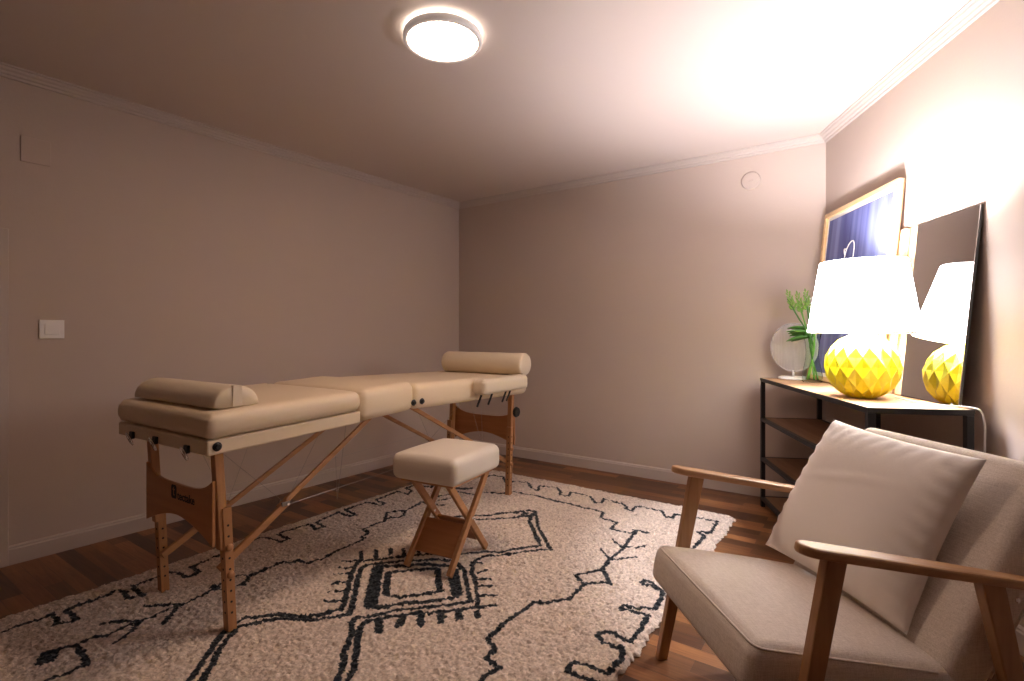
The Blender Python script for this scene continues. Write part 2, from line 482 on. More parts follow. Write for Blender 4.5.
# ------------------------------------------------------------------ rug
RC = Vector((-.353, 4.21, 0))
RU = Vector((.8175, -.5759, 0)); RV = Vector((-.5759, -.8175, 0))
RW, RL = 2.06, 3.05
def stroke_px(*p): return [tuple(q) for q in p]
LINES = [  # width factor, points as seen
 (1.0, [(-20,641),(0,632.8),(10.7,628.7),(22.7,623.4),(38.7,618.7),(51.4,614),(57.4,619.4),(54.8,624),(64,622),(77.5,618.7),(72,613.4),(65.5,610),(80,602.7),(93.5,599.4),(107,594.7),(116,589),(121,589.5),(128,598),(143.8,594.9),(134.5,588.7),(133.5,584.5),(154,578),(172,571),(178,572),(186,577),(193.5,574),(199.7,571),(191.4,566),(217,555.5),(240,547),(261,537),(273.5,539),(281.4,541.7),(288.5,539),(278,533.7),(300,525.8),(310.5,524),(315.8,528.5),(324.6,525.8),(315.8,521.4),(338.7,511.7),(349.3,516),(355.4,514.4),(345.7,509),(366.9,502),(379.2,504.7),(385.4,502.9),(375.7,499.4),(386.3,495),(397.6,490.8),(408,493.4),(412,490),(406,488),(415,484.6),(431,487),(440,478),(462,474),(483.7,476.7),(492.5,475),(503,476.7),(506.5,482.9),(513.6,481),(527.9,482.4),(531.7,488),(538,490),(539.4,485.4),(557,487.4),(561,491.7),(559.7,494.3),(568.6,495.6),(571,491.7),(590,495.6),(595.2,501.9),(601.6,501.9),(604,498.6),(621.9,503.2),(627,507),(625.7,508.8),(632,510.8),(635.9,505.7),(661.3,510.3),(665,516.4),(672.7,517.9),(675.2,513.8),(703,518.4),(717,521),(710.8,532.4),(698,531),(705,536),(700.6,540),(690,552),(680,550),(672,556),(684,560),(676,575),(665,590)]),
 (1.0, [(663.8,593.8),(659.7,588.7),(648.4,579.5),(641.3,581.5),(646.4,584.6),(659.7,588.7),(663.8,593.8),(654.6,608.2),(646.4,608.2),(623.8,604),(620.7,608.2),(640.2,612.3),(648.4,614.3),(640.2,627.7),(630,640),(621.8,636.9),(611.5,630.8),(601.3,630.8),(597.2,634.9),(605.4,642),(621.8,647.2),(621.8,656.4),(607.4,671.8),(593,666.6),(574.6,660.5),(566.4,670.7),(584.8,678),(597,682),(588,700),(570,720)]),
 (1.0, [(601.6,569),(575.6,574.4),(583.8,583.6),(597,581.5),(609.5,582.6),(605.4,572.3),(600,569)]),
 (1.0, [(583.8,584.6),(576.6,590.8),(568.4,599),(554,599),(548,603),(535.6,601),(519.2,611.3),(498.7,627.7),(487.4,639),(495.6,648.2),(485.4,656.4),(499.7,665.6),(486.4,674.8),(479,681),(465,700)]),
 (1.0, [(601.6,569),(609.2,559),(621.9,548.9),(634.6,532.4),(638.4,529.8)]),
 (1.1, [(633.3,529),(648.5,532.4)]),
 (.95, [(436.2,492.5),(438,496),(459,491.6),(475,494.3),(483.7,491.6),(503,493.4),(515.2,491.7),(538,495.6),(553.3,500),(576.2,504.4),(604,512),(600.3,517),(616.8,522.2),(610.5,528.6),(632,532.9),(637,529.8)]),
 (1.5, [(545,498),(560,501)]),
 (.8, [(611.7,538.7),(621.9,546.3)]), (.8, [(600.3,547.6),(609.2,557.8)]), (.8, [(646,545),(638.4,547.6),(627,546.3)]), (.8, [(635.9,556),(621.9,557.8),(611.7,559)]),
 (2.2, [(458,488),(470,488)]), (.8, [(434.5,501),(450,497.8)]),
 (.9, [(384.4,520.6),(387,511.9),(404.6,510),(403.7,516.2),(386,518)]), (.9, [(406,510),(415,505.7),(421.3,501.3),(432.7,504.8),(443,504.8)]),
 (.95, [(234,585.6),(244,584.5),(248.8,576),(270,567.2),(282.3,561),(291,562),(298,559.3),(307,562),(322.8,557.5),(342.2,547.8),(354.5,542.6),(365,538),(360.7,536.4),(368.6,532),(362.5,529.3),(375.7,523.2),(384.4,520.6)]),
 (.9, [(260,571),(248,574),(232,576),(222,582),(215,587.6),(188.3,601),(179,604),(140.7,619.7),(109.6,632.8),(92,637.4),(76,644),(65.5,647.4),(53.4,650)]),
 (.9, [(144.8,605.9),(180,603)]), (.9, [(164.5,621.8),(179,604)]), (.9, [(101.5,623.4),(120,620.8),(140.7,619.7)]), (.9, [(115,641.4),(120,638.4),(132.4,630),(140.7,619.7)]),
 (1.6, [(214,585),(219,590)]),
 (1.2, [(76,646),(81.5,652.8),(88,662.8),(74.8,668.8),(60,674),(46.8,679.5),(30,690)]),
 (1.2, [(180,694),(188.3,681),(198.7,666),(209,649.8),(221.5,633),(229,626),(236.4,622),(245.7,617.3),(279.6,614),(307.3,616.4),(338,609.6),(340.3,609.3),(344.5,604),(346.6,591.7),(350.7,577.3),(354,566),(358,561.5),(370,559.3),(395,556.3),(430,553),(450,553),(464.5,554),(483,551.4),(500,551.4),(522.9,547.6),(538,546.3),(540.6,545),(529.2,521),(531,516),(515.2,517),(489,519),(473,519)]),
 (1.2, [(192,694),(200.8,681),(211,664),(219.4,647.7),(231.8,633),(236.4,626.6),(255,622),(279.6,618),(310.4,619.5),(344,614.2),(348.6,613.5),(352.8,602),(356.9,581.4),(361,567),(366,564.5),(385,562),(408,560),(435,558.5),(455,561),(464.5,571),(467.6,587.6),(470.7,601.7)]),
 (1.0, [(520,511),(500,513),(489,515),(473,515),(440,518),(425,519)]),
 (1.0, [(535.6,511),(538,526),(550.8,549),(540.6,549.5),(522.9,551.5),(500,554.5),(485,555),(472.8,560.7),(471.8,571),(475.9,583.5),(478,602),(477.4,616.6)]),
 (1.3, [(515,513),(521,510.5),(526,513),(520,516),(532,515),(536,511),(528,510)]),
 (2.9, [(378,567),(374,584),(371,603)]), (1.5, [(378,565.5),(408.6,564.5),(429.3,563.5),(452,566)]), (1.5, [(370,606),(383.8,606),(398.3,602.5),(429.3,600.5),(452,597.5),(458,594.8)]), (2.6, [(453,570),(455,582),(457,593)]),
 (1.6, [(389,572),(386.5,581.4),(386.5,593)]), (1.1, [(386,594),(400.4,595.5),(417,593.8),(440.7,590.7)]), (1.5, [(440.5,590),(438.6,581.4),(437.6,568)]), (1.1, [(437.6,567.5),(417,568.5),(398.3,570.5),(389,571.5)]),
 (1.2, [(333,690),(337,681),(342.4,668),(344.5,649.7),(352.8,633),(350.7,621.7),(354.8,617.6),(381.7,613),(398.3,608.3),(429.3,606),(454,603),(470.7,601.7)]),
 (1.2, [(343,690),(346.6,681),(350.7,674.5),(354.8,664),(356.9,643.5),(361,624.8),(367,620.7),(390,615.5),(412.8,612.4),(441.7,610.4),(470.7,607.3),(495.5,605)]),
 (1.7, [(378.6,618.6),(378.6,630)]), (1.6, [(404.5,613.5),(398.3,624.8)]), (1.6, [(421,612.4),(421,622.8)]), (1.6, [(440.7,611.4),(441.7,620.7)]), (1.6, [(458.7,609.3),(459.3,618.6)]), (1.3, [(477,612),(477.4,617)]),
 (.8, [(342.4,560.3),(361,559.7)]), (.9, [(338.3,567),(353.8,567)]), (.8, [(335,573),(351.7,572.7)]), (.9, [(332,582.4),(349.7,580.4)]), (.8, [(329,590.7),(347.6,590.7)]), (.9, [(325,601),(345.5,600)]),
 (.7, [(474.9,561.7),(483,562.8)]), (.8, [(478,572),(487.3,569)]), (.8, [(478,578.3),(490.4,578.3)]), (1.0, [(478,585.5),(493.5,585.5)]), (.8, [(478,595.5),(495.5,594.8)]),
 (1.0, [(361,551),(361,559)]), (1.1, [(376,550),(376,557)]), (1.0, [(390.4,548.8),(391,554.5)]), (1.0, [(403.5,548),(404,555)]), (1.0, [(418.5,546),(419,553)]), (1.0, [(433,546),(434,552)]),
]
BLOB = [(33,663),(41.4,652),(52,649.5),(59.5,653),(55,660.8),(41,665.5)]
RZ = .026
def rug_uv(px, py):
    p = floor_pt(px, py, RZ) - RC
    return p.dot(RU), p.dot(RV)
def make_rug():
    st = .005
    nu, nv = int(RW / st), int(RL / st)
    u = np.linspace(0, RW, nu + 1); v = np.linspace(0, RL, nv + 1)
    Ug, Vg = np.meshgrid(u, v, indexing='ij')
    shp = Ug.shape
    U, V = Ug.ravel().copy(), Vg.ravel().copy()
    # soft value noise
    def noise(cell, amp):
        gx, gy = int(RW / cell) + 3, int(RL / cell) + 3
        g = rng.normal(size=(gx, gy))
        x = U / cell; y = V / cell; ix = x.astype(int); iy = y.astype(int); fx = x - ix; fy = y - iy
        fx = fx * fx * (3 - 2 * fx); fy = fy * fy * (3 - 2 * fy)
        return amp * ((g[ix, iy] * (1 - fx) + g[ix + 1, iy] * fx) * (1 - fy) + (g[ix, iy + 1] * (1 - fx) + g[ix + 1, iy + 1] * fx) * fy)
    Uj = U + noise(.013, .0026); Vj = V + noise(.013, .0026)
    best = np.full(U.shape, 9.0)
    for wf, pts in LINES:
        q = [rug_uv(*p) for p in pts]
        for (x0, y0), (x1, y1) in zip(q, q[1:]):
            pad = .05
            m = (Uj > min(x0, x1) - pad) & (Uj < max(x0, x1) + pad) & (Vj > min(y0, y1) - pad) & (Vj < max(y0, y1) + pad)
            if not m.any(): continue
            dx, dy = x1 - x0, y1 - y0; L2 = dx * dx + dy * dy + 1e-9
            t = np.clip(((Uj[m] - x0) * dx + (Vj[m] - y0) * dy) / L2, 0, 1)
            d = np.hypot(Uj[m] - x0 - t * dx, Vj[m] - y0 - t * dy) - .0096 * wf
            best[m] = np.minimum(best[m], d)
    bl = np.array([rug_uv(*p) for p in BLOB]); c = bl.mean(0)
    inside = np.ones(U.shape, bool)
    for i in range(len(bl)):
        a, b_ = bl[i], bl[(i + 1) % len(bl)]
        s = np.sign((b_[0] - a[0]) * (c[1] - a[1]) - (b_[1] - a[1]) * (c[0] - a[0]))
        inside &= s * ((b_[0] - a[0]) * (Vj - a[1]) - (b_[1] - a[1]) * (Uj - a[0])) > 0
    best[inside] = -.02
    dark = np.clip(.5 - best / .006 + rng.normal(size=U.shape) * .34, 0, 1)
    # pile: tufts, ripples, rounded rim
    z = RZ - .003 + noise(.012, .0027) + noise(.05, .0012) + noise(.3, .0014) + rng.normal(size=U.shape) * .0022
    rim = np.minimum.reduce([U, RW - U, V, RL - V])
    z = np.where(rim < .03, .004 + (z - .004) * np.sqrt(np.clip(rim / .03, 0, 1)), z)
    # far corners are rounded
    R = .16
    for cu, cv, su, sv in ((R, R, -1, -1), (RW - .05, .05, 1, -1)):
        rr = cu if su < 0 else .05
        m = ((U - cu) * su > 0) & ((V - cv) * sv > 0)
        a = np.abs(U[m] - cu); b_ = np.abs(V[m] - cv)
        mx = np.maximum(a, b_); ln = np.hypot(a, b_) + 1e-9
        k = mx / ln
        U[m] = cu + (U[m] - cu) * k; V[m] = cv + (V[m] - cv) * k
    edge = (rim < .012)
    jit = noise(.02, .005)
    U2 = U + rng.normal(size=U.shape) * .0015 + np.where(edge, jit, 0); V2 = V + rng.normal(size=U.shape) * .0015 + np.where(edge, noise(.02, .005), 0)
    X = RU.x * U2 + RV.x * V2; Y = RU.y * U2 + RV.y * V2
    co = np.stack([X, Y, np.maximum(z, .003)], 1)
    idx = np.arange(U.size).reshape(shp)
    q = np.stack([idx[:-1, :-1], idx[1:, :-1], idx[1:, 1:], idx[:-1, 1:]], -1).reshape(-1, 4)
    q = q[:, ::-1]
    me = bpy.data.meshes.new('rug')
    me.vertices.add(len(co)); me.vertices.foreach_set('co', co.ravel().astype(np.float32))
    me.loops.add(q.size); me.loops.foreach_set('vertex_index', q.ravel().astype(np.int32))
    me.polygons.add(len(q)); me.polygons.foreach_set('loop_start', (np.arange(len(q)) * 4).astype(np.int32)); me.polygons.foreach_set('loop_total', np.full(len(q), 4, np.int32))
    me.update(calc_edges=True); me.validate()
    at = me.attributes.new('yarn', 'FLOAT', 'POINT'); at.data.foreach_set('value', dark.astype(np.float32))
    at = me.attributes.new('tone', 'FLOAT', 'POINT'); at.data.foreach_set('value', (rng.random(U.shape)).astype(np.float32))
    m, nt, b = mat_base('shaggy_wool'); L = nt.links.new
    a1 = nt.nodes.new('ShaderNodeAttribute'); a1.attribute_name = 'yarn'
    a2 = nt.nodes.new('ShaderNodeAttribute'); a2.attribute_name = 'tone'
    cm = nt.nodes.new('ShaderNodeMix'); cm.data_type = 'RGBA'; cm.inputs[6].default_value = (.46, .37, .30, 1); cm.inputs[7].default_value = (.88, .745, .63, 1)
    mx = nt.nodes.new('ShaderNodeMix'); mx.data_type = 'RGBA'; mx.inputs[7].default_value = (.012, .016, .020, 1)
    st_ = nt.nodes.new('ShaderNodeMapRange'); st_.inputs[1].default_value = .3; st_.inputs[2].default_value = .6
    L(a2.outputs['Fac'], cm.inputs[0]); L(cm.outputs[2], mx.inputs[6]); L(a1.outputs['Fac'], st_.inputs[0]); L(st_.outputs[0], mx.inputs[0]); L(mx.outputs[2], b.inputs['Base Color'])
    tc = nt.nodes.new('ShaderNodeTexCoord'); n = nt.nodes.new('ShaderNodeTexNoise'); n.inputs['Scale'].default_value = 260; n.inputs['Detail'].default_value = 3
    bp = nt.nodes.new('ShaderNodeBump'); bp.inputs['Strength'].default_value = .6; bp.inputs['Distance'].default_value = .004
    L(tc.outputs['Object'], n.inputs['Vector']); L(n.outputs['Fac'], bp.inputs['Height']); L(bp.outputs[0], b.inputs['Normal'])
    b.inputs['Roughness'].default_value = 1; b.inputs['Specular IOR Level'].default_value = .1; b.inputs['Sheen Weight'].default_value = .2
    o = new_obj('rug', me, m, smooth=True)
    o.location = RC
    return tag(o, 'large shaggy cream rug with black zigzag and diamond lines on the wooden floor', 'rug')
make_rug()

# ------------------------------------------------------------------ massage table
FZ = .024
t0 = Vector((-1.029, 1.848, 0)); TA = math.atan2(.840, .543)
TX = Vector((math.cos(TA), math.sin(TA), 0)); TY = Vector((-math.sin(TA), math.cos(TA), 0))
TCX, TCY = .94, .2925
tb = thing('massage_table', 'long cream padded folding massage table on wooden legs standing on the rug', 'massage table', t0 + TX * TCX + TY * TCY, TA)
def tl(t, w, z): return Vector((t - TCX, w - TCY, z))     # table coordinates -> local
W0, W1 = -.07, .643
WC, WW = (W0 + W1) / 2, W1 - W0
def zb(t):
    if t < .548: return .685 + (t + .107) / .655 * .020
    if t < .89: return .705 + (t - .548) / .342 * .014
    return .719 - (t - .89) / 1.09 * .026
def slab(ta, tb_, lo, hi, r, crown=0, side=0, inset=0, nx=14, fn=None):
    """padded block between stations ta..tb_, its floor following the table's gentle arch"""
    L = tb_ - ta; T = hi - lo
    bmx = cushion(L, WW - 2 * inset, T, r, nx, 12, 2, fn or crown_fn(crown, side))
    for v in bmx.verts:
        t = v.co.x + (ta + tb_) / 2
        v.co = tl(t, v.co.y + WC, v.co.z + zb(min(max(t, ta + 1e-4), tb_ - 1e-4)) + (lo + hi) / 2)
    return bmx
def wrinkle(crown, side, ends):
    base = crown_fn(crown, side)
    def f(v, hx, hy, hz):
        x, y = v.x, v.y
        v = base(v, hx, hy, hz)
        for e in ends:       # gathered vinyl at the corners
            d = abs(x - e * hx)
            if d < .09 and abs(y) > hy - .07:
                v.z += .0040 * math.sin(y * 190 + x * 60) * (1 - d / .09)
                v.x += .0018 * math.sin(v.z * 330) * (1 - d / .09) * e
        return v
    return f
fr = box((0, 0, 0), (0, 0, 0)); fr.free()
# upholstered frame under the first section
bmf = bmesh.new()
def rim_box(ta, tb_, wa, wb, h):
    vs = []
    for z in (0, h):
        for (t, w) in ((ta, wa), (tb_, wa), (tb_, wb), (ta, wb)):
            vs.append(bmf.verts.new(tl(t, w, zb(t) + z)))
    for q in ((3, 2, 1, 0), (4, 5, 6, 7), (0, 1, 5, 4), (1, 2, 6, 5), (2, 3, 7, 6), (3, 0, 4, 7)):
        bmf.faces.new([vs[i] for i in q])
rim_box(-.107, .547, W0, W1, .052)
obj('base_frame', bmf, M['vinyl'], tb, bevel=.006)
obj('head_cushion', slab(-.107, .544, .0515, .142, .030, .010, .006, -.004, fn=wrinkle(.008, .006, (-1, 1))), M['vinyl'], tb, smooth=True)
obj('middle_cushion', slab(.5505, .888, .0, .142, .036, .006, .004, 0, 8, fn=wrinkle(.006, .004, (-1,))), M['vinyl'], tb, smooth=True)
obj('foot_cushion', slab(.892, 1.98, .0, .130, .036, .004, .004, 0, 16), M['vinyl'], tb, smooth=True)
# arm rest pad on the near side of the far end
pad = cushion(.48, .10, .088, .026, 10, 4, 2, wrinkle(.003, .002, (-1, 1)))
for v in pad.verts: v.co = tl(v.co.x + 1.595, v.co.y - .118, v.co.z + .793)
ap = obj('armrest_pad', pad, M['vinyl_pale'], tb, smooth=True)
for tt in (1.42, 1.53, 1.68, 1.73):
    obj('strap', bar(tl(tt, -.10, .755), tl(tt - .03, -.085, .675), .014, .004, (0, 1, 0)), M['black'], ap)
# legs
def leg(tf, wf, d, side):
    """tf, wf: foot outer corner; d = outward direction along the table, side = outward across it"""
    s = obj('leg', bar(tl(tf + d * .012, wf, FZ + .30), tl(tf + d * .035, wf, zb(tf) + .02), .032, .032, (1, 0, 0)), M['beech'], tb, bevel=.003)
    bmh = bar(tl(tf - d * .012, wf + side * .006, FZ), tl(tf + d * .008, wf + side * .006, .475), .034, .030, (1, 0, 0))
    nf = len(bmh.faces)
    for k in range(9):
        z = .09 + k * .040
        tt = tf - d * .012 + d * .020 * (z - FZ) / .451
        m = Matrix.Translation(tl(tt, wf + side * .006, z)) @ Matrix.Rotation(PI / 2, 4, 'Y')
        add_lathe(bmh, [(0, -.0158), (.0042, -.0158), (.0042, .0163), (0, .0163)], 10, m)
        m = Matrix.Translation(tl(tt, wf + side * .006, z)) @ Matrix.Rotation(PI / 2, 4, 'X')
        add_lathe(bmh, [(0, -.0176), (.0042, -.0176), (.0042, .0180), (0, .0180)], 10, m)
    bmh.faces.ensure_lookup_table()
    for f_ in bmh.faces[nf:]: f_.material_index = 1
    ex = obj('extension', bmh, M['beech'], s); ex.data.materials.append(M['logo'])
    for z in (.23, .33):
        tt = tf - d * .012 + d * .020 * (z - FZ) / .451
        m = Matrix.Translation(tl(tt, wf + side * .021, z)) @ Matrix.Rotation(-side * PI / 2, 4, 'X')
        obj('knob', lathe([(0, 0), (.012, 0), (.014, .005), (.012, .012), (.007, .015), (0, .016)], 18, m), M['beech'], s, smooth=True)
    return s
LW0, LW1 = .013, .518
leg(0, LW0, -1, -1); leg(0, LW1, -1, 1)
leg(1.873, LW0, 1, -1); leg(1.873, LW1, 1, 1)
# end panels between the legs, arched above and below
def end_panel(tp, d):
    n = 20; top = []; bot = []
    wa, wb = LW0 - .016, LW1 - .004
    for i in range(n + 1):
        a = i / n; w = wa + (wb - wa) * a; c = abs(2 * a - 1)
        top.append((w - TCY, .530 + .050 * c ** 4))
        bot.append((w - TCY, .412 - .066 * c ** 1.7))
    return prism(top + bot[::-1], tp - TCX, tp - TCX + .012 * d, 'x')
pn = obj('end_panel', end_panel(-.045, -1), M['ply'], tb, bevel=.002)
pf = obj('end_panel', end_panel(1.918, 1), M['ply'], tb, bevel=.002)
# print on the near panel: rounded badge and word
cu = bpy.data.curves.new('logo_text', 'FONT'); cu.body = 'tectake'; cu.size = .044; cu.extrude = .0004; cu.offset = .0011
tmp = bpy.data.objects.new('logo_curve', cu); lme = bpy.data.meshes.new_from_object(tmp); bpy.data.objects.remove(tmp)
lme.materials.clear(); lg = new_obj('logo_text', lme, M['logo'], pn)
lg.matrix_local = Matrix(((0, 0, -1, -.0576 - TCX), (-1, 0, 0, .250 - TCY), (0, 1, 0, .474), (0, 0, 0, 1)))
bmb = bmesh.new()
def badge_pt(x, y, e=0): return Vector((-.0574 - e - TCX, .298 - x - TCY, .472 + y))
ring = []
for (cx_, cy_, a0) in ((.032, .042, 0), (.010, .042, 90), (.010, .010, 180), (.032, .010, 270)):
    for k in range(5):
        a = math.radians(a0 + k * 22.5); ring.append((cx_ + .010 * math.cos(a), cy_ + .010 * math.sin(a)))
va = [bmb.verts.new(badge_pt(*p)) for p in ring]; vb = [bmb.verts.new(badge_pt(p[0], p[1], .0005)) for p in ring]
bmb.faces.new(vb)
for i in range(len(va)): bmb.faces.new((va[i], va[(i + 1) % len(va)], vb[(i + 1) % len(va)], vb[i]))
obj('logo_badge', bmb, M['logo'], pn)
bmb = bmesh.new()
for (x0, y0, x1, y1) in ((.013, .032, .029, .036), (.018, .012, .0215, .043), (.018, .012, .028, .0155)):
    add_box(bmb, badge_pt(x1, y0, .0009), badge_pt(x0, y1, .0004))
obj('logo_letter', bmb, M['ply'], pn)
# folding braces, their clips and wires
for w in (LW0 + .03, LW1 - .03):
    for (ta, tm, te) in ((.0, .256, .74), (1.873, 1.62, .985)):
        za, ze = .245, zb(te) + .0
        if w > .3 and ta < 1: za, te, ze = .19, .86, .64
        zm = za + (ze - za) * (tm - ta) / (te - ta)
        b1 = obj('brace', bar(tl(ta, w, za), tl(tm, w, zm), .015, .027, ext=.012), M['beech_x'], tb, bevel=.002)
        s_ = .014 if w < .3 else -.014
        b2 = obj('brace', bar(tl(tm, w + s_, zm), tl(te, w + s_, ze), .013, .022, ext=.03), M['beech_x'], tb, bevel=.002)
        obj('bolt', tube([tl(tm, w - .02, zm), tl(tm, w + .035, zm)], .006, 10), M['chrome'], b1)
        obj('clip', box(tl(tm - .022, w - .012, zm - .006), tl(tm + .012, w - .003, zm + .010)), M['wire'], b1)
        e = -1 if ta < 1 else 1
        obj('wire', tube([tl(tm, w, zm), tl(ta + e * -.03, w + (.18 if w < .3 else -.18), zb(ta))], .0008, 5), M['wire'], tb)
        obj('wire', tube([tl(tm, w, zm), tl(tm - e * .16, w + (-.02 if w < .3 else .02), zb(tm))], .0008, 5), M['wire'], tb)
for w in (LW0 + .03, LW1 - .03):
    obj('wire', tube([tl(.256, w, .40), tl(1.62, w, .43)], .0008, 5), M['wire'], tb)
obj('wire', tube([tl(.94, LW1 - .03, zb(.9)), tl(.86, LW1 - .03, .18), tl(.85, LW1 - .03, .42)], .0012, 5), M['wire'], tb)
# knobs on the rails, latches on the end
def knob_at(t, w, z, side):
    m = Matrix.Translation(tl(t, w, z)) @ Matrix.Rotation(-side * PI / 2, 4, 'X')
    obj('corner_knob', lathe([(0, 0), (.015, 0), (.016, .003), (.011, .005), (.011, .010), (.008, .013), (0, .013)], 24, m), M['black'], tb, smooth=False)
knob_at(-.075, W0, zb(-.07) + .028, -1)
knob_at(.875, W0 - .004, zb(.86) + .040, -1); knob_at(.935, W0 - .004, zb(.92) + .040, -1)
knob_at(1.955, W0 - .002, zb(1.95) + .06, -1)
for w, dz in ((.06, .020), (.30, .036), (.50, .028)):
    la = obj('latch', add_box(bmesh.new(), tl(-.117, w - .015, zb(0) - .012 + dz * .3), tl(-.106, w + .015, zb(0) + .016 + dz * .3)), M['black'], tb, bevel=.003)
    c0 = zb(0) + dz * .3
    pts = [tl(-.120 - .010 * math.sin(a), w - .0 + .010 * math.cos(a), c0 - .012 - .028 * (1 - math.cos(0)) + .024 * math.sin(a * 1.0)) for a in np.linspace(0, 2 * PI, 17)[:-1]]
    bmr = bmesh.new(); add_tube(bmr, pts + [pts[0]], .0038, 6, cap=False); obj('ring', bmr, M['chrome'], la, smooth=True)
# bracket wheel on the far near-side leg
m = Matrix.Translation(tl(1.93, -.012, .57)) @ Matrix.Rotation(PI / 2, 4, 'X')
wh = obj('bracket_knob', lathe([(0, -.012), (.030, -.012), (.036, 0), (.030, .012), (0, .012)], 24, m), M['black'], tb, smooth=False)

# bolsters on the table
def roll(name, label, prof_fn, L, loc, rot, mat, strap=False):
    t = thing(name, label, 'bolster', loc, rot)
    return t
# round bolster at the far end: local x across the table
zr = zb(1.86) + .131
p = t0 + TX * 1.865 + TY * (-.128 + .3335)
t = thing('round_bolster', 'round cream vinyl bolster lying across the far end of the massage table', 'bolster', (p.x, p.y, zr), TA + PI / 2)
r = .074; L = .667
mm = Matrix.Translation((0, 0, r)) @ Matrix.Rotation(PI / 2, 4, 'Y')
prof = [(r - .012, -L / 2), (r - .004, -L / 2 + .003), (r, -L / 2 + .012)] + [(r + .0008 * math.sin(i * 2.1), -L / 2 + .012 + (L - .024) * i / 12) for i in range(1, 12)] + [(r, L / 2 - .012), (r - .004, L / 2 - .003), (r - .012, L / 2)]
obj('cover', lathe(prof, 48, mm), M['vinyl_pale'], t, smooth=True)
for s in (-1, 1):
    pr = [(r - .010, s * (L / 2 - .001)), (r * .55, s * (L / 2 + .006)), (0, s * (L / 2 + .008))]
    obj('end_cap', lathe(pr, 48, mm), M['vinyl_pale'], t, smooth=True)
    k = obj('seam', lathe([(r - .007 + .0025 * math.cos(a), s * (L / 2 - .003) + .0025 * math.sin(a)) for a in np.linspace(0, 2 * PI, 9)[:-1]], 48, mm, close=True), M['vinyl_pale'], t, smooth=True)
# half-round bolster at the near end
zr = zb(.06) + .142 + .004
p = t0 + TX * .018 + TY * .29
t = thing('half_round_bolster', 'half-round cream vinyl bolster lying on the near end of the massage table', 'bolster', (p.x, p.y, zr), TA + PI / 2)
HW, HH, L = .086, .074, .635
def half_sec(k, s=1.0):
    out = []
    n = 22
    for i in range(n + 1):
        a = PI * i / n
        out.append((HW * s * math.cos(a) * (1 - .04 * math.sin(a)), .004 + HH * s * math.sin(a) ** .85))
    for i in range(1, 6):
        out.append((-HW * s + 2 * HW * s * i / 6, .0 + .002 * (1 - s)))
    return out
def half_roll(stations, mat, name, parent):
    bmx = bmesh.new(); rings = []
    for x, s in stations:
        rings.append([bmx.verts.new((x, y, z)) for (y, z) in half_sec(0, s)])
    for a, b_ in zip(rings, rings[1:]):
        for i in range(len(a)): bmx.faces.new((a[i], a[(i + 1) % len(a)], b_[(i + 1) % len(a)], b_[i]))
    bmx.faces.new(rings[0]); bmx.faces.new(rings[-1][::-1])
    return obj(name, bmx, mat, parent, smooth=True)
st = [(-L / 2, .90), (-L / 2 + .004, .955), (-L / 2 + .014, .99)] + [(-L / 2 + .03 + (L - .06) * i / 14, 1 + .006 * math.sin(i * 1.7)) for i in range(15)] + [(L / 2 - .014, .99), (L / 2 - .004, .955), (L / 2, .90)]
cv = half_roll(st, M['vinyl_pale'], 'cover', t)
# elastic band looped over the right end, lying across the end face
bx = -L / 2 - .0015
obj('handle_band', prism([(-.018, .004), (.018, .004), (.016, HH + .002), (-.016, HH + .002)], bx - .002, bx + .001, 'x'), M['vinyl_pale'], t)
band = []
for i in range(9):
    a = i / 8
    band.append(((-L / 2 - .003) + a * .05, .092 + .0 * a))
obj('handle_band', box((-L / 2 - .003, -.016, HH + .001), (-L / 2 + .010, .016, HH + .0035)), M['vinyl_pale'], t)

# ------------------------------------------------------------------ stool
SA = math.atan2(.883, .469)
st_loc = Vector((-.307, 2.45, 0))
sto = thing('folding_stool', 'low folding stool with square cream padded seat and crossed wooden legs', 'stool', st_loc, SA)
def dome(v, hx, hy, hz):
    a = max(0, 1 - (v.x / hx) ** 2); b_ = max(0, 1 - (v.y / hy) ** 2)
    if v.z > 0: v.z += .012 * (a * b_) ** .5
    q = max(0, 1 - (v.z / hz) ** 2)
    v.x += .004 * q * (v.x / hx) ** 3; v.y += .004 * q * (v.y / hy) ** 3
    return v
sc_ = cushion(.405, .35, .118, .030, 12, 10, 3, dome, Matrix.Translation((0, 0, .492)))
obj('seat', sc_, M['vinyl_stool'], sto, smooth=True)
obj('seat_board', box((-.17, -.145, .422), (.17, .145, .4335)), M['beech_x'], sto)
for s in (-1, 1):
    y1, y2 = (-.128, -.106) if s < 0 else (.110, .088)
    obj('leg', bar((-.175, y1, FZ + .01), (.15, y1, .432), .020, .032, ext=.0), M['beech_x'], sto, bevel=.003)
    obj('leg', bar((.175, y2, FZ + .01), (-.15, y2, .432), .020, .032, ext=.0), M['beech_x'], sto, bevel=.003)
    obj('pivot', tube([(0, y1 + s * .013, .24), (0, y2 - s * .011, .24)], .007, 12), M['chrome'], sto)
def along(x0, x1, z0, z1, f): return (x0 + (x1 - x0) * f, 0, z0 + (z1 - z0) * f)
a = along(-.175, .15, FZ, .432, .16); b_ = along(-.175, .15, FZ, .432, .46)
obj('cross_board', bar(a, b_, .218, .012), M['ply'], sto, bevel=.002)
a = along(.175, -.15, FZ, .432, .16); b_ = along(.175, -.15, FZ, .432, .46)
obj('cross_board', bar(a, b_, .172, .012), M['ply'], sto, bevel=.002)

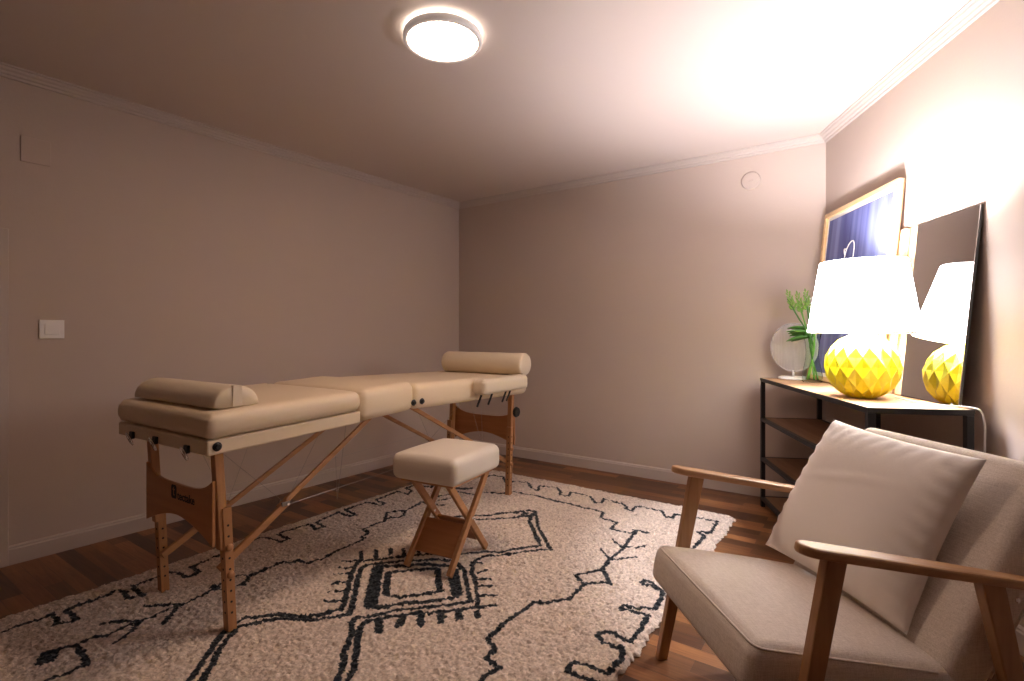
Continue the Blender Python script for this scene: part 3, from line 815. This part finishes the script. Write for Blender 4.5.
# ------------------------------------------------------------------ console
CA = math.atan2(.985, .174)
con = thing('console_table', 'black steel console table with wooden top and open shelves against the right wall', 'console table', (1.648, 2.574, 0), CA)
CL, CD, CT = .6725, .1775, .818
obj('top_board', box((-CL + .002, -CD + .002, CT - .010), (CL - .002, CD - .002, CT)), M['console_top'], con, bevel=.001)
bmf = bmesh.new()
def ring_frame(bmx, z0, z1, w=.022, e=.0):
    add_box(bmx, (-CL, CD - w, z0), (CL, CD + e, z1)); add_box(bmx, (-CL, -CD, z0), (CL, -CD + w, z1))
    add_box(bmx, (-CL, -CD + w, z0), (-CL + w, CD - w, z1)); add_box(bmx, (CL - w, -CD + w, z0), (CL, CD - w, z1))
ring_frame(bmf, CT - .021, CT - .0105); obj('top_frame', bmf, M['black_steel'], con)
bmf = bmesh.new()
for (a0, a1, b0, b1) in ((-CL - .0015, CL + .0015, CD - .002, CD + .0015), (-CL - .0015, CL + .0015, -CD - .0015, -CD + .002), (-CL - .0015, -CL + .002, -CD, CD), (CL - .002, CL + .0015, -CD, CD)):
    add_box(bmf, (a0, b0, CT - .012), (a1, b1, CT + .0015))
obj('edge_trim', bmf, M['black_steel'], con)
lw = .024
for x in (-CL, CL - lw):
    for y in (-CD, CD - lw):
        obj('leg', box((x, y, 0), (x + lw, y + lw, CT - .0215)), M['black_steel'], con, bevel=.001)
obj('rear_post', box((-.03, -CD, 0), (-.03 + .02, -CD + .02, CT - .0215)), M['black_steel'], con)
for z in (.566, .314, .064):
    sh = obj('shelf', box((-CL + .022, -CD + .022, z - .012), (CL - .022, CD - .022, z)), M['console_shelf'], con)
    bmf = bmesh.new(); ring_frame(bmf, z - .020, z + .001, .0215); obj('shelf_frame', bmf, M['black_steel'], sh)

# ------------------------------------------------------------------ mirror and picture leaning on the wall
wx = Vector((.156, .988, 0)).normalized(); RA = math.atan2(wx.y, wx.x)
th = math.radians(5.6)
mr = thing('leaning_mirror', 'frameless rectangular mirror leaning on the wall at the near end of the console', 'mirror', (1.7145, 1.946, CT + .0035), RA, th)
MW, MH = .452, .775
obj('backing', box((0, 0, 0), (MW, .008, MH)), M['mirror_edge'], mr)
obj('mirror_glass', box((.001, .0082, .001), (MW - .001, .011, MH - .001)), M['mirror'], mr)
obj('added_side_strip', box((MW, .0, .0), (MW + .052, .020, MH - .002)), M['pine'], mr)  # added strip standing in for a bright band; hidden tail blocks stray light
thp = math.radians(6.0)
PW, PH = .772, 1.018
pc = thing('framed_picture', 'large pale wood frame with a blue print leaning on the wall behind the lamp', 'picture', (1.751, 2.420, CT + .0045), RA, thp)
bmf = bmesh.new(); fw = .026
add_box(bmf, (0, .006, 0), (fw, .032, PH)); add_box(bmf, (PW - fw, .006, 0), (PW, .032, PH))
add_box(bmf, (fw, .006, 0), (PW - fw, .032, fw)); add_box(bmf, (fw, .006, PH - fw), (PW - fw, .032, PH))
obj('frame', bmf, M['pine'], pc, bevel=.001)
obj('backing', box((.002, 0, .002), (PW - .002, .006, PH - .002)), M['walnut'], pc)
obj('mat_board', box((fw, .0065, fw), (PW - fw, .016, PH - fw)), M['mat_board'], pc)
mi = fw + .022
obj('print', box((mi, .0162, mi), (PW - mi, .0180, PH - mi)), M['art'], pc)
# white looping line drawn on the print: x from the near edge, z up
def art_line(pts, r=.0035):
    return obj('drawn_line', tube(spline([(x, .0185, z) for x, z in pts], 6), r, 6), M['mat_board'], pc, smooth=True)
art_line([(.475, .62), (.48, .68), (.475, .73), (.45, .775), (.41, .795), (.385, .775), (.38, .72), (.39, .67), (.40, .62)])
art_line([(.48, .73), (.49, .76), (.465, .755)], .005)
art_line([(.27, .66), (.24, .672), (.21, .66)], .006)

# ------------------------------------------------------------------ table lamp
LX, LY = 1.560, 2.272
lp = thing('table_lamp', 'table lamp with faceted yellow globe base and lit white shade on the console', 'table lamp', (LX, LY, CT + .0018))
bmx = bmesh.new()
NR, NA, RR = 9, 16, .147
lat = [-68, -53, -37, -19, -1, 17, 35, 53, 72]
rings = []
for k, la in enumerate(lat):
    a = math.radians(la); rr = RR * math.cos(a); z = .148 * (math.sin(a) + math.sin(math.radians(68)))
    rings.append([bmx.verts.new((rr * math.cos(2 * PI * (i + .5 * (k % 2)) / NA), rr * math.sin(2 * PI * (i + .5 * (k % 2)) / NA), z)) for i in range(NA)])
def R_(k, i): return rings[k][i % NA]
for k in range(1, len(lat) - 1):
    for i in range(NA):
        # diamond: left/right on ring k, top on ring k+1, bottom on ring k-1
        Lv = R_(k, i); Rv = R_(k, i + 1)
        j = i if k % 2 else i
        if k % 2: Tv, Bv = R_(k + 1, i + 1), R_(k - 1, i + 1)
        else: Tv, Bv = R_(k + 1, i), R_(k - 1, i)
        c = (Lv.co + Rv.co + Tv.co + Bv.co) / 4
        n = Vector((c.x, c.y, c.z - .137)).normalized()
        cen = bmx.verts.new(c - n * .0085)
        for a_, b2 in ((Lv, Bv), (Bv, Rv), (Rv, Tv), (Tv, Lv)):
            bmx.faces.new((a_, b2, cen))
bmx.faces.new(rings[0][::-1]); bmx.faces.new(rings[-1])
for kk, up in ((0, False), (len(lat) - 1, True)):
    kn = 1 if kk == 0 else kk - 1
    for i in range(NA):
        if kk % 2: a_, b2, c_ = R_(kk, i), R_(kk, i + 1), R_(kn, i + 1)
        else: a_, b2, c_ = R_(kk, i), R_(kk, i + 1), R_(kn, i)
        bmx.faces.new((a_, b2, c_))
obj('base', bmx, M['yellow'], lp)
obj('neck', lathe([(0, .270), (.030, .270), (.022, .290), (.014, .296), (.014, .36), (0, .36)], 24), M['white_enamel'], lp, smooth=False)
obj('bulb', lathe([(0, .355), (.014, .36), (.018, .42), (.020, .47), (0, .471)], 20), M['white_enamel'], lp, smooth=True)
SB, ST_, rb, rt = .285, .602, .214, .164
bms = lathe([(rb, SB), (rt, ST_), (rt - .003, ST_), (rb - .003, SB)], 72, close=True)
obj('lamp_shade', bms, M['shade'], lp, smooth=False)
bmt = lathe([(rb + .0008, SB - .001), (rb + .0002, SB + .005), (rb - .0035, SB + .005), (rb - .0035, SB - .001)], 72, close=True)
obj('shade_hem', bmt, M['white_enamel'], lp)
ld = bpy.data.lights.new('lamp_bulb', 'POINT'); ld.energy = BULB_W; ld.color = (.93, .91, 1.0); ld.shadow_soft_size = .034
lo = bpy.data.objects.new('lamp_bulb', ld); COL.objects.link(lo); lo.parent = lp; lo.location = (0, 0, .508)

# power cord over the end of the console and down
cz = CT + .005
cord = tube(spline([(1.63, 2.17, cz + .006), (1.655, 2.10, cz), (1.645, 2.03, cz), (1.63, 1.98, cz + .001), (1.655, 1.94, cz + .004), (1.695, 1.90, cz + .004), (1.712, 1.864, cz - .004), (1.722, 1.858, cz - .05), (1.726, 1.862, cz - .14), (1.730, 1.866, cz - .35), (1.735, 1.866, .35), (1.74, 1.85, .012)], 8), .0032, 8)
tag(obj('power_cord', cord, M['cable_white'], smooth=True), 'thin white cord running from the table lamp over the console end', 'power cord')

# ------------------------------------------------------------------ vase of flowers
VX, VY = 1.757, 2.985
va = thing('glass_vase', 'clear waisted glass vase with green stems on the far end of the console', 'vase', (VX, VY, CT + .0018))
prof = [(0, 0), (.048, 0), (.052, .006), (.053, .03), (.047, .06), (.036, .10), (.033, .14), (.038, .19), (.050, .235),
        (.048, .235), (.036, .19), (.031, .14), (.034, .10), (.045, .06), (.050, .03), (.048, .010), (0, .010)]
prof = [(a_, z_ * 1.24) for a_, z_ in prof]
obj('vase_glass', lathe(prof, 40), M['glass'], va, smooth=True)
fl = []
# (top x offset, top y offset, height, kind)
camr = Vector((.858, -.513))   # image-right direction on the ground at the vase
def side_pt(a, b): # a to image right, b away from the camera
    return camr.x * a + .513 * b, camr.y * a + .858 * b
spec = [(-.128, .0, .53, 'spike'), (-.078, .02, .52, 'spike'), (-.033, -.01, .53, 'spike'), (-.012, .03, .47, 'bloom'), (.04, .02, .44, 'bloom'), (.02, -.05, .43, 'bloom')]
FL_LAB = ['green flower spike leaning furthest left out of the glass vase', 'green flower spike second from the left in the glass vase', 'green flower spike just left of the lampshade in the glass vase']
fi = 0
for a, b_, h, kind in spec:
    x, y = side_pt(a, b_); k_ = spec.index((a, b_, h, kind)); an_ = 2.2 + k_ * 2.4; bx_, by_ = .030 * math.cos(an_), .030 * math.sin(an_)
    if kind == 'spike':
        ft = thing('flower_stem', FL_LAB[fi], 'flower', (VX, VY, CT + .014), 0, 0, 'green flower spikes in the vase'); fi += 1
    else:
        ft = thing('flower_stem', 'stem with small white blooms mostly hidden behind the lampshade', 'flower', (VX, VY, CT + .014), 0, 0, 'white blooms behind the lampshade')
    mid = Vector((-bx_ * .45 + x * .06, -by_ * .45 + y * .06, .20))
    pts = spline([(bx_, by_, .0), mid, (x * .62, y * .62, h * .72), (x, y, h - .05)], 6)
    obj('stem', tube(pts, .0045, 8), M['stem' if k_ % 2 else 'leaf'], ft, smooth=True)
    if kind == 'spike':
        d = (Vector((x, y, h)) - Vector((x * .7, y * .7, h * .75))).normalized()
        base = Vector((x, y, h)) - d * .12
        bms = bmesh.new()
        for i in range(18):
            f_ = i / 18; rad = .013 * (1 - .55 * f_); ang = i * 2.4
            u = d.orthogonal().normalized(); w = d.cross(u)
            c = base + d * (.12 * f_) + (u * math.cos(ang) + w * math.sin(ang)) * rad
            m = Matrix.Translation(c) @ (d + (u * math.cos(ang) + w * math.sin(ang)) * .5).to_track_quat('Z', 'Y').to_matrix().to_4x4()
            s = .0118 * (1 - .4 * f_)
            add_lathe(bms, [(0, -s * .9), (s * .62, -s * .1), (s * .55, s * 1.0), (0, s * 2.2)], 7, m)
        obj('flower_spike', bms, M['bud'], ft, smooth=True)
    else:
        bms = bmesh.new()
        for i in range(12):
            c = Vector((x, y, h)) + Vector((random.uniform(-.022, .022), random.uniform(-.022, .022), random.uniform(-.06, .02)))
            for k in range(5):
                an = k * 2 * PI / 5 + i
                m = Matrix.Translation(c) @ Matrix.Rotation(an, 4, 'Z') @ Matrix.Rotation(.6, 4, 'Y') @ Matrix.Translation((.006, 0, 0)) @ Matrix.Diagonal((1, .6, .25, 1))
                add_lathe(bms, [(0, -.007), (.006, -.003), (.006, .003), (0, .007)], 6, m)
        obj('bloom', bms, M['petal'], ft, smooth=True)
    def leaf(p, dirv, L, wd):
        bml = bmesh.new(); dirv = Vector(dirv).normalized(); sd = dirv.cross(Vector((.38, .62, .55))).normalized(); rows = []
        for i in range(9):
            q = i / 8; c = Vector(p) + dirv * L * q + Vector((0, 0, -.03 * q * q)); w = wd * math.sin(PI * min(1, q * .93 + .07)) ** .8
            rows.append([bml.verts.new(c - sd * w), bml.verts.new(c - Vector((0, 0, .003))), bml.verts.new(c + sd * w)])
        for r0, r1 in zip(rows, rows[1:]):
            for k in range(2): bml.faces.new((r0[k], r0[k + 1], r1[k + 1], r1[k]))
        o = obj('leaf', bml, M['leaf'], ft, smooth=True)
        sm = o.modifiers.new('thick', 'SOLIDIFY'); sm.thickness = .0012
    if a < 0:
        lx, ly = side_pt(-1, random.uniform(-.5, .5))
        leaf((x * .22, y * .22, .27 + random.uniform(-.01, .03)), (lx, ly, random.uniform(.05, .55)), random.uniform(.10, .14), .015)
        leaf((x * .15, y * .15, .25), (side_pt(-1, random.uniform(-1, 1))[0], side_pt(-1, .4)[1], random.uniform(-.05, .25)), random.uniform(.09, .13), .015)

# ------------------------------------------------------------------ round ribbed disc on a stand
DX, DY = 1.758, 3.205
DA = math.radians(-60)
ds = thing('round_disc_ornament', 'round translucent ribbed disc on a white stand at the far end of the console', 'ornament', (DX, DY - .02, CT + .0018), DA)
obj('base', lathe([(0, 0), (.084, 0), (.086, .004), (.083, .012), (.073, .015), (0, .015)], 48), M['white_enamel'], ds, smooth=False)
obj('rod', tube([(0, 0, .014), (0, 0, .055)], .006, 12), M['white_enamel'], ds, smooth=True)
mdx = Matrix.Translation((0, 0, .197)) @ Matrix.Rotation(PI / 2, 4, 'X')
obj('rim', lathe([(.150 + .004 * math.cos(a_), .005 * math.sin(a_)) for a_ in np.linspace(0, 2 * PI, 9)[:-1]], 64, mdx, close=True), M['ribbed'], ds, smooth=True)
bmd = bmesh.new(); nn = 29
for i in range(nn):
    x = -.144 + .288 * i / (nn - 1); hh = math.sqrt(max(0, .148 ** 2 - x * x))
    add_tube(bmd, [(x, 0, .197 - hh), (x, 0, .197 + hh)], .0049, 8)
obj('ribbed_disc', bmd, M['ribbed'], ds, smooth=True)

# ------------------------------------------------------------------ armchair
KA = math.atan2(.105, .9945)
ch = thing('armchair', 'grey linen armchair with pale wooden armrests and legs at the lower right', 'armchair', (.860, 1.438, 0), KA)
def cl(u, v, z): return Vector((u - .35, -(v - .285), z))
al = math.radians(10.8)
# seat cushion: local frame with x down-back
def pitch(u, z, v, ang):
    """frame at (u, v, z): x back (tilted down by ang), y = -v, z up"""
    return Matrix.Translation(cl(u, v, z)) @ Matrix.Rotation(ang, 4, 'Y')
def seatfn(v, hx, hy, hz):
    a = max(0, 1 - (v.x / hx) ** 2); b2 = max(0, 1 - (v.y / hy) ** 2)
    if v.z > 0: v.z += .026 * (a * b2) ** .6
    q = max(0, 1 - (v.z / hz) ** 2)
    v.x += .004 * q * (v.x / hx) ** 3
    return v
SL, SW, STH = .56, .568, .118
ms = pitch(-.008, .412, .2825, al)
obj('seat_cushion', cushion(SL, SW, STH, .032, 14, 14, 2, seatfn, ms @ Matrix.Translation((SL / 2, 0, -STH / 2))), M['linen'], ch, smooth=True)
def piping(pts, r=.0032): return tube(spline(pts, 5), r, 8)
e = .0075
def rc(c0, sgn): return [(c0 + (1 - math.cos(a_)) * .0 + e + .026 * (1 - math.sin(a_)), sgn * (SW / 2 - e - .026 * (1 - math.cos(a_))), -e + .001) for a_ in np.linspace(0, PI / 2, 6)]
obj('piping', tube([ms @ Vector(p_) for p_ in [(SL - .1, SW / 2 - e, -e + .001)] + rc(0, 1) + rc(0, -1)[::-1] + [(SL - .1, -SW / 2 + e, -e + .001)]], .003, 8), M['linen'], ch, smooth=True)
# back cushion
be = math.radians(30)
BL_, BT = .568, .115
mb = Matrix.Translation(cl(.452, .2825, .300)) @ Matrix.Rotation(be, 4, 'Y')     # local z up the back, local x rearwards
def backfn(v, hx, hy, hz):
    a = max(0, 1 - (v.z / hz) ** 2); b2 = max(0, 1 - (v.y / hy) ** 2)
    if v.x < 0: v.x -= .014 * (a * b2) ** .6
    return v
obj('back_cushion', cushion(BT, SW, BL_, .030, 3, 14, 14, backfn, mb @ Matrix.Translation((BT / 2, 0, BL_ / 2))), M['linen'], ch, smooth=True)
obj('piping', tube([mb @ Vector(p_) for p_ in ((BT - .006, SW / 2 - .008, .06), (BT - .006, SW / 2 - .008, BL_ - .01), (BT - .006, -SW / 2 + .008, BL_ - .01), (BT - .006, -SW / 2 + .008, .06))], .0035, 8), M['linen'], ch, smooth=True)
# wooden side frames
def arm(vc):
    n = 14; out = []
    hw = .030; L = .66
    for i in range(n + 1):
        a_ = PI / 2 + PI * i / n; out.append((.034 + .040 * math.cos(a_) , hw * math.sin(a_)))
    out = [(x + .006, y) for x, y in out]
    out += [(L * .5, -hw * .93), (L - .01, -hw * .62), (L, -hw * .5), (L, hw * .5), (L - .01, hw * .62), (L * .5, hw * .93)]
    m = Matrix.Translation(cl(.070, vc, .652)) @ Matrix.Rotation(al, 4, 'Y')
    return prism(out, -.022, 0, 'z', m)
def wood_leg(u0, z0, u1, z1, vc, w0, w1, tk=.026):
    bmx = bmesh.new(); vs = []
    for (u, z, w) in ((u0, z0, w0), (u1, z1, w1)):
        for s in (-1, 1):
            for q in (-1, 1): vs.append(bmx.verts.new(cl(u + q * w / 2, vc + s * tk / 2, z)))
    for q in ((0, 1, 3, 2), (4, 6, 7, 5), (0, 4, 5, 1), (2, 3, 7, 6), (0, 2, 6, 4), (1, 5, 7, 3)):
        bmx.faces.new([vs[i] for i in q])
    return bmx
for vc in (-.045, .598):
    obj('armrest', arm(vc), M['oak_arm'], ch, bevel=.006)
    fz = 0.0 if vc > 0 else 0.0
    obj('leg', wood_leg(.030, 0, .156, .622, vc, .034, .048), M['oak_leg'], ch, bevel=.003)
    obj('leg', wood_leg(.665, 0, .528, .548, vc, .036, .056), M['oak_leg'], ch, bevel=.003)
    s_ = 1 if vc > 0 else -1
    obj('side_rail', bar(cl(.09, vc - s_ * .021, .285), cl(.60, vc - s_ * .021, .195), .018, .050), M['oak_arm'], ch, bevel=.003)
    m = Matrix.Translation(cl(.585, vc + s_ * .013, .505)) @ Matrix.Rotation(s_ * PI / 2, 4, 'X')
    obj('screw', lathe([(0, 0), (.006, 0), (.006, .002), (.003, .003), (0, .003)], 16, m), M['chrome'], ch)
obj('cross_rail', bar(cl(.12, -.02, .262), cl(.12, .573, .262), .020, .045), M['oak_arm'], ch, bevel=.003)
obj('cross_rail', bar(cl(.58, -.02, .185), cl(.58, .573, .185), .020, .045), M['oak_arm'], ch, bevel=.003)

# throw pillow
def make_pillow():
    BLc = cl(.418, -.065, .360); BRc = cl(.455, .465, .350); TRc = cl(.648, .490, .788); TLc = cl(.650, -.032, .802)
    mw = Matrix.Translation(Vector((.860, 1.438, 0))) @ Matrix.Rotation(KA, 4, 'Z')
    P00, P10, P11, P01 = [mw @ p for p in (BLc, BRc, TRc, TLc)]
    cen = (P00 + P10 + P11 + P01) / 4
    nrm = (P10 - P00).cross(P01 - P00).normalized()
    if nrm.dot(Vector((0, 0, H)) - cen) < 0: nrm = -nrm
    n = 44; bmx = bmesh.new()
    def pt(i, j, side):
        a = i / n; b2 = j / n
        x, y = 2 * a - 1, 2 * b2 - 1
        # edges draw in between the pointed corners
        px_ = x * (1 - .045 * (1 - y * y) * abs(x) ** 3); py_ = y * (1 - .045 * (1 - x * x) * abs(y) ** 3)
        a2, b3 = (px_ + 1) / 2, (py_ + 1) / 2
        c = P00 * (1 - a2) * (1 - b3) + P10 * a2 * (1 - b3) + P11 * a2 * b3 + P01 * (1 - a2) * b3
        e_ = max(0, (1 - x ** 4) * (1 - y ** 4)) ** .62 * (1 - .18 * (x * x + y * y) / 2)
        th_ = (.078 if side > 0 else -.040) * e_
        wr = .0032 * math.sin(34 * (y + .35 * x)) * math.exp(-((abs(x) - .93) / .16) ** 2) + .0026 * math.sin(30 * (x - .3 * y)) * math.exp(-((abs(y) - .93) / .16) ** 2)
        wr += .004 * math.exp(-((y - .28 - .22 * x) / .035) ** 2) * math.exp(-((x + .15) / .5) ** 2)
        wr += .005 * math.sin(5 * x + 3 * y) * e_
        return c + nrm * (th_ + (wr * min(1, e_ * 2.5) if side > 0 else 0)) - cen
    fg = [[bmx.verts.new(pt(i, j, 1)) for j in range(n + 1)] for i in range(n + 1)]
    bg = [[fg[i][j] if i in (0, n) or j in (0, n) else bmx.verts.new(pt(i, j, -1)) for j in range(n + 1)] for i in range(n + 1)]
    for i in range(n):
        for j in range(n):
            bmx.faces.new((fg[i][j], fg[i + 1][j], fg[i + 1][j + 1], fg[i][j + 1]))
            bmx.faces.new((bg[i][j], bg[i][j + 1], bg[i + 1][j + 1], bg[i + 1][j]))
    o = obj('throw_pillow', bmx, M['cotton'], smooth=True)
    o.location = cen
    tag(o, 'square off-white throw pillow leaning on the back of the armchair', 'pillow')
    return o
make_pillow()

# ------------------------------------------------------------------ camera, world, view
cam = bpy.data.cameras.new('camera'); co_ = bpy.data.objects.new('camera', cam); COL.objects.link(co_)
co_.location = (0, 0, H); co_.rotation_euler = (PI / 2, 0, 0)
cam.sensor_fit = 'HORIZONTAL'; cam.sensor_width = 36; cam.lens = 36 * F / 1024; cam.shift_y = (HY - 340.5) / 1024; cam.clip_start = .02
S.camera = co_
w = bpy.data.worlds.new('world'); S.world = w; w.use_nodes = True
w.node_tree.nodes['Background'].inputs[0].default_value = (.02, .02, .025, 1); w.node_tree.nodes['Background'].inputs[1].default_value = .2
S.view_settings.view_transform = 'Standard'; S.view_settings.look = 'None'; S.view_settings.gamma = 1; S.view_settings.use_curve_mapping = False
S.view_settings.exposure = 0.36
S.cycles.max_bounces = 10; S.cycles.diffuse_bounces = 6; S.cycles.glossy_bounces = 4; S.cycles.transmission_bounces = 8; S.cycles.transparent_max_bounces = 12
S.cycles.caustics_reflective = False; S.cycles.caustics_refractive = False
S.cycles.sample_clamp_indirect = 6
try:
    S.cycles.use_denoising = True; S.cycles.denoiser = 'OPENIMAGEDENOISE'
except Exception: pass
